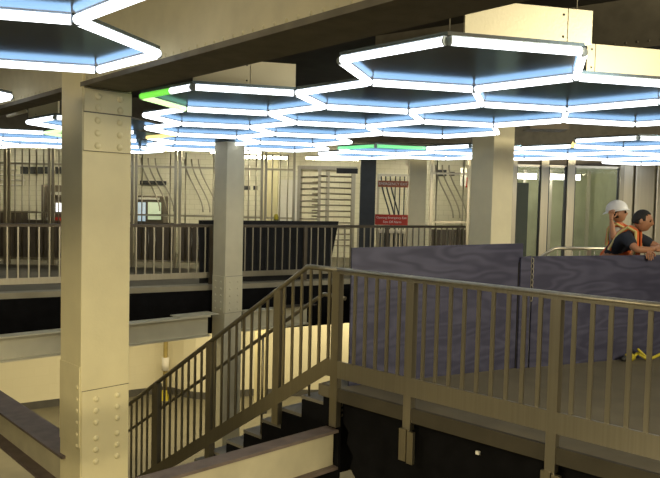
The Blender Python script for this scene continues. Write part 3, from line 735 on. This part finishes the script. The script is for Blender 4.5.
# ------------------------------------------------------------------ people
def skin_mesh(nodes, edges, sub=2):
    """nodes: name -> (xyz, radius); first node is the root."""
    me = bpy.data.meshes.new('s'); names = list(nodes)
    me.from_pydata([nodes[n][0] for n in names], [(names.index(a), names.index(b)) for a, b in edges], [])
    o = bpy.data.objects.new('s', me); COL.objects.link(o)
    o.modifiers.new('skin', 'SKIN'); sm = o.modifiers.new('sub', 'SUBSURF'); sm.levels = sub; sm.render_levels = sub
    for i, n in enumerate(names):
        sv = me.skin_vertices[0].data[i]; rd = nodes[n][1]
        sv.radius = rd if isinstance(rd, tuple) else (rd, rd); sv.use_root = (i == 0)
    bpy.context.view_layer.update()
    ev = o.evaluated_get(bpy.context.evaluated_depsgraph_get())
    out = bpy.data.meshes.new_from_object(ev)
    bpy.data.objects.remove(o); bpy.data.meshes.remove(me)
    return out
def add_mesh(bm, me):
    bm.from_mesh(me); bpy.data.meshes.remove(me)
def finish(bm, name, m, parent, ctr):
    bmesh.ops.translate(bm, verts=bm.verts, vec=-V(ctr))
    me = bpy.data.meshes.new(name); bm.to_mesh(me); bm.free()
    for p in me.polygons: p.use_smooth = True
    me.materials.append(m)
    o = bpy.data.objects.new(name, me); COL.objects.link(o); o.parent = parent
    return o
def head_mesh(bm, c, fwd, size=.115):
    """head centred at c looking along fwd, built into bm."""
    f = V(fwd).normalized(); up = V((0, 0, 1)); up = (up - f * up.dot(f)).normalized(); rt = f.cross(up)
    R = Matrix((rt, f, up)).transposed().to_4x4()
    b2 = bmesh.new(); bmesh.ops.create_uvsphere(b2, u_segments=32, v_segments=24, radius=1)
    for v in b2.verts:
        x, y, z = v.co
        w = .72 * (1 - .20 * max(0, -z) ** 1.3); d = .88
        X, Y, Z = x * w, y * d, z * 1.03
        if y > 0:
            if z < 0: Y *= 1 - .10 * (-z)                       # flatten the lower face
            if -.25 < z < .25: Y -= .07 * math.exp(-((abs(x) - .38) / .16) ** 2) * math.exp(-((z - .06) / .12) ** 2) * 1.2   # eye sockets
            Y += .20 * math.exp(-(x / .13) ** 2) * math.exp(-((z + .16) / .14) ** 2)                                      # nose
            Y += .08 * math.exp(-(x / .10) ** 2) * math.exp(-((z - .02) / .16) ** 2)
            Y += .05 * math.exp(-(x / .26) ** 2) * math.exp(-((z + .47) / .045) ** 2) + .05 * math.exp(-(x / .24) ** 2) * math.exp(-((z + .56) / .045) ** 2)   # lips
            Y += .10 * math.exp(-(x / .28) ** 2) * math.exp(-((z + .80) / .14) ** 2)                                      # chin
            Y += .05 * math.exp(-(x / .5) ** 2) * math.exp(-((z - .22) / .08) ** 2)                                       # brow
        else:
            if z < -.3: Y *= 1 - .5 * (-z - .3)
        v.co = V((X, Y, Z)) * size
    for s in (-1, 1):                                            # ears
        res = bmesh.ops.create_uvsphere(b2, u_segments=10, v_segments=8, radius=1, matrix=Matrix.Translation((s * .75 * size, -.05 * size, 0)) @ Matrix.Diagonal((.08 * size, .17 * size, .26 * size, 1)))
    b2.transform(Matrix.Translation(c) @ R)
    me = bpy.data.meshes.new('h'); b2.to_mesh(me); b2.free(); add_mesh(bm, me)
    return R
def hand_nodes(nodes, edges, wrist, pre, fdir, palm_n, side, curl=.5, s=1.):
    """palm with five bent fingers from the wrist; fdir along the hand, palm_n the way the palm faces."""
    f = V(fdir).normalized(); n = V(palm_n); n = (n - f * n.dot(f)).normalized(); l = f.cross(n) * side
    w = V(nodes[wrist][0])
    pm = w + f * .05 * s
    nodes[pre + 'palm'] = (pm, (.030 * s, .018 * s)); edges.append((wrist, pre + 'palm'))
    fingers = []
    for i, (off, ln) in enumerate(((-.030, .068), (-.010, .078), (.011, .073), (.030, .056))):
        fingers.append((w + f * .085 * s + l * off * s, ln * s, w + f * .055 * s + l * off * .8 * s))
    return fingers, l, f, n
def build_hand(bm, w, f, n, side, curl, s=1.):
    f = V(f).normalized(); n = V(n); n = (n - f * n.dot(f)).normalized(); l = f.cross(n) * side; w = V(w)
    add_mesh(bm, skin_mesh({'w': (w - f * .02, .024 * s), 'a': (w + f * .03 * s, (.030 * s, .022 * s)), 'b': (w + f * .085 * s, (.034 * s, .018 * s))}, [('w', 'a'), ('a', 'b')]))
    for off, ln in ((-.030, .066), (-.010, .078), (.011, .072), (.030, .054)):
        b0 = w + f * .07 * s + l * off * s; p = b0 + f * .02 * s; nd = {'0': (b0, .010 * s)}; ed = []; ang = 0; prev = '0'
        nd['1'] = (p, .0100 * s); ed.append(('0', '1')); prev = '1'
        for j, fr in enumerate((.45, .32, .23)):
            ang += curl * (.8 if j == 0 else 1.)
            p = p + (f * math.cos(ang) + n * math.sin(ang)) * ln * s * fr; k = str(j + 2)
            nd[k] = (p, (.0095 - .0012 * j) * s); ed.append((prev, k)); prev = k
        add_mesh(bm, skin_mesh(nd, ed, 1))
    b0 = w + f * .025 * s - l * .022 * s
    add_mesh(bm, skin_mesh({'0': (b0, .013 * s), '1': (b0 - l * .028 * s + f * .02 * s + n * .012 * s, .0115 * s), '2': (b0 - l * .036 * s + f * .048 * s + n * .022 * s, .0105 * s), '3': (b0 - l * .030 * s + f * .07 * s + n * .030 * s, .009 * s)}, [('0', '1'), ('1', '2'), ('2', '3')], 1))

def body(parent, ctr, J, hands, headc, look, shirt, vest_m, legs_m, sleeve=.62, size=.115):
    """J: joint name -> xyz. Builds body, clothes; returns head rotation."""
    bm = bmesh.new()
    n = {'pelvis': (J['pelvis'], (.15, .11)), 'waist': (J['waist'], (.135, .10)), 'chest': (J['chest'], (.155, .115)), 'neck0': (J['neck0'], .065), 'neck1': (J['neck1'], .056)}
    e = [('pelvis', 'waist'), ('waist', 'chest'), ('chest', 'neck0'), ('neck0', 'neck1')]
    for s in 'LR':
        n['sh' + s] = (J['sh' + s], .060); n['el' + s] = (J['el' + s], .043); n['wr' + s] = (J['wr' + s], .029)
        n['fm' + s] = ((V(J['el' + s]) * .6 + V(J['wr' + s]) * .4), .040)
        n['hip' + s] = (J['hip' + s], .092); n['kn' + s] = (J['kn' + s], .062); n['an' + s] = (J['an' + s], .042); n['toe' + s] = (J['toe' + s], .035)
        e += [('chest', 'sh' + s), ('sh' + s, 'el' + s), ('el' + s, 'fm' + s), ('fm' + s, 'wr' + s), ('pelvis', 'hip' + s), ('hip' + s, 'kn' + s), ('kn' + s, 'an' + s), ('an' + s, 'toe' + s)]
    add_mesh(bm, skin_mesh(n, e))
    R = head_mesh(bm, headc, look, size)
    for w, f, pn, sd, cu in hands: build_hand(bm, w, f, pn, sd, cu)
    finish(bm, 'body', M['skin'], parent, ctr)
    g = .012
    bm = bmesh.new()
    ns = {'pelvis': (V(J['pelvis']) + V((0, 0, .02)), (.165, .125)), 'waist': (J['waist'], (.150, .115)), 'chest': (J['chest'], (.170, .130)), 'neck0': (V(J['neck0']) - V((0, 0, .01)), .078)}
    es = [('pelvis', 'waist'), ('waist', 'chest'), ('chest', 'neck0')]
    for s in 'LR':
        ns['sh' + s] = (J['sh' + s], .076); ns['sl' + s] = (V(J['sh' + s]).lerp(V(J['el' + s]), sleeve), .066)
        es += [('chest', 'sh' + s), ('sh' + s, 'sl' + s)]
    add_mesh(bm, skin_mesh(ns, es)); finish(bm, 'shirt', M[shirt], parent, ctr)
    bm = bmesh.new()
    nt = {'pelvis': (V(J['pelvis']) - V((0, 0, .01)), (.16, .12))}; et = []
    for s in 'LR':
        nt['hip' + s] = (J['hip' + s], .106); nt['kn' + s] = (J['kn' + s], .078); nt['an' + s] = (V(J['an' + s]) + V((0, 0, .03)), .068)
        et += [('pelvis', 'hip' + s), ('hip' + s, 'kn' + s), ('kn' + s, 'an' + s)]
    add_mesh(bm, skin_mesh(nt, et)); finish(bm, 'trousers', M[legs_m], parent, ctr)
    for s in 'LR':
        bm = bmesh.new(); a, t = V(J['an' + s]), V(J['toe' + s])
        add_mesh(bm, skin_mesh({'a': (a + V((0, 0, .06)), .056), 'b': (a + V((0, 0, -.03)), .056), 'c': (t, (.05, .04))}, [('a', 'b'), ('b', 'c')])); finish(bm, 'boot', M['boot'], parent, ctr)
    return R

def vest(parent, ctr, J, m, trim, fwd, rt):
    """sleeveless vest: shell round the torso, open at front, with shoulder straps and trim."""
    f, r = V(fwd).normalized(), V(rt).normalized()
    bm = bmesh.new()
    ns = {'p': (V(J['pelvis']) + V((0, 0, .06)), (.170, .130)), 'w': (J['waist'], (.158, .122)), 'c': (V(J['chest']) + V((0, 0, -.03)), (.165, .136))}
    add_mesh(bm, skin_mesh(ns, [('p', 'w'), ('w', 'c')])); ve = finish(bm, 'vest', M[m], parent, ctr)
    ch, nk = V(J['chest']), V(J['neck0'])
    for s in (-1, 1):
        a = V(J['shR' if s > 0 else 'shL'])
        sh = nk.lerp(a, .55) + V((0, 0, .072))
        pts = [ch + f * .13 + r * s * .085 + V((0, 0, -.20)), ch + f * .155 + r * s * .095 + V((0, 0, -.06)), nk.lerp(a, .5) + f * .085 + V((0, 0, .02)), sh, nk.lerp(a, .5) - f * .10 + V((0, 0, .0)), ch - f * .14 + r * s * .09 + V((0, 0, -.1))]
        q = []
        for i in range(len(pts) - 1):
            for k in range(4): q.append(pts[i].lerp(pts[i + 1], k / 4))
        q.append(pts[-1])
        for nm, w_, mt, sh_ in (('strap', .040, m, 0), ('reflective_trim', .016, trim, .034)):
            mb = MB()
            for p_, q_ in zip(q, q[1:]): mb.bar(p_ + r * s * sh_, q_ + (q_ - p_) * .15 + r * s * sh_, w_ * 1.6, .016, tuple((p_ + q_) / 2 - ch))
            st = mb.build(nm, M[mt], None); st.data.transform(Matrix.Translation(-V(ctr))); st.parent = ve
    return ve

# man leaning on the long board, looking to the right
ctr = V((3.22, 8.62, 0))
t1 = thing('person', 'man in navy shirt and orange vest leaning on the purple board', 'person', ctr)
J = dict(pelvis=(3.32, 8.56, .94), waist=(3.37, 8.44, 1.10), chest=(3.42, 8.28, 1.28), neck0=(3.475, 8.21, 1.405), neck1=(3.515, 8.185, 1.45),
         shR=(3.355, 8.11, 1.345), elR=(3.405, 7.915, 1.20), wrR=(3.62, 7.93, 1.205), shL=(3.56, 8.38, 1.345), elL=(3.80, 8.22, 1.215), wrL=(3.56, 7.96, 1.20),
         hipR=(3.18, 8.50, .88), knR=(3.24, 8.46, .48), anR=(3.14, 8.54, .09), toeR=(3.29, 8.44, .045), hipL=(3.32, 8.67, .88), knL=(3.40, 8.64, .48), anL=(3.32, 8.74, .09), toeL=(3.47, 8.65, .045))
hc = V((3.575, 8.165, 1.515)); look = V((.84, -.52, -.10))
hands = [((3.64, 7.93, 1.20), (.96, .05, .05), (0, .2, -1), 1, .25), ((3.545, 7.925, 1.195), (-.25, -.85, -.46), (.2, .1, -1), -1, .45)]
R = body(t1, ctr, J, hands, hc, look, 'navy', 'orange', 'jeans', .80, .115)
vest(t1, ctr, J, 'orange', 'lime', (.8, -.6, 0), (-.6, -.8, 0))
bm = bmesh.new(); bmesh.ops.create_uvsphere(bm, u_segments=28, v_segments=18, radius=1)
for v in bm.verts:
    x, y, z = v.co
    v.co = V((x * .79, y * .97 - .05, z * 1.10)) * .115 + V((0, -.004, .008))
kill = [v for v in bm.verts if (v.co.y > .045 - max(0, v.co.z - .05) * -.9 and v.co.z < .078) or v.co.z < -.055 or (v.co.z < -.01 and v.co.y > -.02)]
bmesh.ops.delete(bm, geom=kill, context='VERTS'); bm.transform(Matrix.Translation(hc) @ R)
hair = finish(bm, 'hair', M['hair'], t1, ctr); sd = hair.modifiers.new('s', 'SOLIDIFY'); sd.thickness = .012; sd.offset = -1
def face_bits(parent, ctr, c, R, size=.115):
    for s in (-1, 1):
        bm = bmesh.new(); bmesh.ops.create_uvsphere(bm, u_segments=10, v_segments=8, radius=.011, matrix=Matrix.Translation((s * .36 * size, .70 * size, .07 * size)))
        bm.transform(Matrix.Translation(c) @ R); finish(bm, 'eye', M['eye'], parent, ctr)
        bm = bmesh.new(); bmesh.ops.create_uvsphere(bm, u_segments=10, v_segments=6, radius=1, matrix=Matrix.Translation((s * .36 * size, .78 * size, .22 * size)) @ Matrix.Diagonal((.020, .007, .005, 1)))
        bm.transform(Matrix.Translation(c) @ R); finish(bm, 'eyebrow', M['hair'], parent, ctr)
face_bits(t1, ctr, hc, R)

# man behind with white hard hat, one hand at the brim
ctr = V((3.92, 9.66, 0))
t2 = thing('person', 'man in white hard hat raising one hand to its brim behind the leaning man', 'person', ctr)
J = dict(pelvis=(3.92, 9.70, .93), waist=(3.92, 9.69, 1.08), chest=(3.91, 9.66, 1.26), neck0=(3.885, 9.63, 1.42), neck1=(3.865, 9.61, 1.48),
         shR=(3.80, 9.50, 1.35), elR=(3.69, 9.28, 1.26), wrR=(3.70, 9.40, 1.50), shL=(4.02, 9.84, 1.36), elL=(4.08, 9.90, 1.08), wrL=(4.26, 9.76, 1.00),
         hipR=(3.87, 9.61, .88), knR=(3.89, 9.58, .48), anR=(3.85, 9.61, .09), toeR=(3.99, 9.53, .045), hipL=(3.97, 9.79, .88), knL=(4.00, 9.77, .48), anL=(3.97, 9.81, .09), toeL=(4.11, 9.74, .045))
hc = V((3.86, 9.585, 1.585)); look = V((.93, -.30, .16))
hands = [((3.70, 9.41, 1.51), (.10, .25, .95), (.6, .8, -.1), 1, .45), ((4.27, 9.755, .995), (.8, -.4, -.3), (-.3, -.2, -1), -1, .5)]
R = body(t2, ctr, J, hands, hc, look, 'grey_shirt', 'orange', 'jeans', .55, .115)
vest(t2, ctr, J, 'orange', 'lime', (.9, -.43, 0), (-.43, -.9, 0))
face_bits(t2, ctr, hc, R)
# sunglasses-dark brow and short hair
bm = bmesh.new(); bmesh.ops.create_uvsphere(bm, u_segments=24, v_segments=14, radius=1)
for v in bm.verts: v.co = V((v.co.x * .78, v.co.y * .93 - .04, v.co.z * 1.06)) * .115
bmesh.ops.delete(bm, geom=[v for v in bm.verts if v.co.y > .01 or v.co.z < -.06], context='VERTS'); bm.transform(Matrix.Translation(hc) @ R); finish(bm, 'hair', M['hair'], t2, ctr)
bm = bmesh.new()
for s in (-1, 1): bmesh.ops.create_uvsphere(bm, u_segments=12, v_segments=8, radius=1, matrix=Matrix.Translation((s * .040, .092, .010)) @ Matrix.Diagonal((.030, .010, .020, 1)))
bm.transform(Matrix.Translation(hc) @ R); finish(bm, 'sunglasses', M['eye'], t2, ctr)
hat = thing('hard_hat', 'white hard hat on the head of the man behind, brim to the left', 'hard hat', hc + V((-.015, 0, .02)))
c2 = V(hat.location)
bm = bmesh.new(); bmesh.ops.create_uvsphere(bm, u_segments=32, v_segments=20, radius=1)
bmesh.ops.delete(bm, geom=[v for v in bm.verts if v.co.z < -.02], context='VERTS')
for v in bm.verts:
    x, y, z = v.co; v.co = V((x * .115, y * .140, max(0, z) * .135 + (.006 if abs(x) < .12 and z > .3 else 0) + .022))
bm.transform(Matrix.Translation(c2) @ R); o = finish(bm, 'shell', M['hat'], hat, c2); o.modifiers.new('s', 'SOLIDIFY').thickness = -.004
bm = bmesh.new(); nseg = 32; rings = []
for rr, zz in ((1., .024), (1.07, .020), (1.12, .014)):
    ring = []
    for k in range(nseg):
        a = 2 * math.pi * k / nseg; x, y = math.cos(a), math.sin(a)
        ex = 1 + .18 * max(0, -y) ** 3 * (rr - 1) / .12     # long brim at the back of the head (worn backwards)
        ring.append(bm.verts.new((x * .115 * rr, y * .140 * rr * ex, zz - .02 * max(0, -y) ** 2 * (rr - 1) / .12)))
    rings.append(ring)
for A, B in zip(rings, rings[1:]):
    for k in range(nseg): bm.faces.new((A[k], A[(k + 1) % nseg], B[(k + 1) % nseg], B[k]))
bm.transform(Matrix.Translation(c2) @ R); o = finish(bm, 'brim', M['hat'], hat, c2); o.modifiers.new('s', 'SOLIDIFY').thickness = .005

# ------------------------------------------------------------------ lamps and added fill lights
def strip(px, y, z, L, label, rot=0, m='fluor', cat='light'):
    x = fx(px, y)
    r = thing('fluorescent_lamp', label, 'light', (x, y, z)); d = V((math.cos(rot), math.sin(rot), 0))
    MB().bar(V((x, y, z + .05)) - d * L / 2, V((x, y, z + .05)) + d * L / 2, .16, .05).build('housing', M['lamp_body'], r)
    for s in (-.04, .04):
        n = V((-d.y, d.x, 0)) * s
        MB().bar(V((x, y, z + .07)) + d * s * L * 8, V((x, y, 3.75)) + d * s * L * 8, .012, .012, (1, 0, 0)).build('hanger_rod', M['lamp_body'], r)
        MB().tube([V((x, y, z)) - d * (L / 2 - .04) + n, V((x, y, z)) + d * (L / 2 - .04) + n], .035, 8).build('tube', M[m], r)
strip(264, 17.6, 2.72, 1.1, 'bright fluorescent lamp above the fence right of the middle column')
strip(40, 18.9, 2.95, 1.5, 'fluorescent lamp behind the fence at the far left')
strip(150, 18.9, 2.95, 1.5, 'fluorescent lamp behind the fence above the ticket machines')
strip(235, 19.6, 2.95, 1.5, 'fluorescent lamp behind the fence near the middle column')
strip(330, 19.6, 2.85, 1.5, 'fluorescent lamp behind the turnstile')
strip(440, 19.6, 2.95, 1.5, 'fluorescent lamp behind the emergency gate pillar')
strip(-60, 18.9, 2.95, 1.5, 'fluorescent lamp behind the fence past the left picture edge')

def area(name, loc, size, power, col, rot=(0, 0, 0), sy=None):
    l = bpy.data.lights.new(name, 'AREA'); l.energy = power; l.color = col; l.shape = 'RECTANGLE'; l.size = size; l.size_y = sy or size
    o = bpy.data.objects.new(name, l); COL.objects.link(o); o.location = loc; o.rotation_euler = rot
    return o
WARM = (1., .84, .50)
zr = math.atan2(FD.y, FD.x)
area('lower_ceiling_lamp', fp(2.2, 1.5, -.30), 6., 150, WARM, (0, 0, zr), .5)
area('lower_ceiling_lamp', fp(7.2, 1.2, -.30), 4., 100, WARM, (0, 0, zr), .5)
area('lower_near_fill_light', (-1.0, -.5, -.6), 3., 160, WARM, (math.radians(50), 0, 0), .5)  # unseen fill light added to brighten the lower beams and column foot
area('near_fill_light', (1.2, -1.6, 3.5), 3., 120, (1., .84, .50), (math.radians(35), 0, 0), .6)  # added fill light behind the camera, no fixture in view
area('near_fill_light', (-4.5, .5, 3.5), 2., 140, (1., .84, .50), (math.radians(40), 0, -.3), .5)  # added unseen fill light for the front column and ceiling beam
area('hall_fill_light', (5.6, 1.2, 3.05), 1.6, 300, (1., .88, .60), (math.radians(80), 0, math.radians(52)), .6)  # fill light added out of frame to brighten the fascia panels and columns
area('hall_fill_light', (7.3, 8.6, 3.0), 1.6, 170, (1., .90, .64), (math.radians(76), 0, math.radians(12)), .6)  # fill light added out of frame for the stainless panels and lift
# ------------------------------------------------------------------ world, camera, view
w = bpy.data.worlds.new('world'); SC.world = w; w.use_nodes = True
w.node_tree.nodes['Background'].inputs[0].default_value = (1., .9, .7, 1); w.node_tree.nodes['Background'].inputs[1].default_value = .02
cam = bpy.data.cameras.new('camera'); co = bpy.data.objects.new('camera', cam); COL.objects.link(co)
cam.sensor_width = 36; cam.sensor_fit = 'HORIZONTAL'; cam.lens = 713.3 / 660 * 36; cam.clip_start = .05; cam.clip_end = 200
pt, ro = .05064, .02368
fwd = V((0, math.cos(pt), -math.sin(pt))); up0 = V((0, math.sin(pt), math.cos(pt))); rt0 = V((1, 0, 0))
upv = up0 * math.cos(ro) - rt0 * math.sin(ro); rtv = rt0 * math.cos(ro) + up0 * math.sin(ro)
mw = Matrix((rtv, upv, -fwd)).transposed().to_4x4(); mw.translation = (0, 0, 1.64)
co.matrix_world = mw
SC.camera = co
SC.view_settings.view_transform = 'Standard'; SC.view_settings.look = 'None'; SC.view_settings.gamma = 1; SC.view_settings.use_curve_mapping = False
SC.view_settings.exposure = 0.
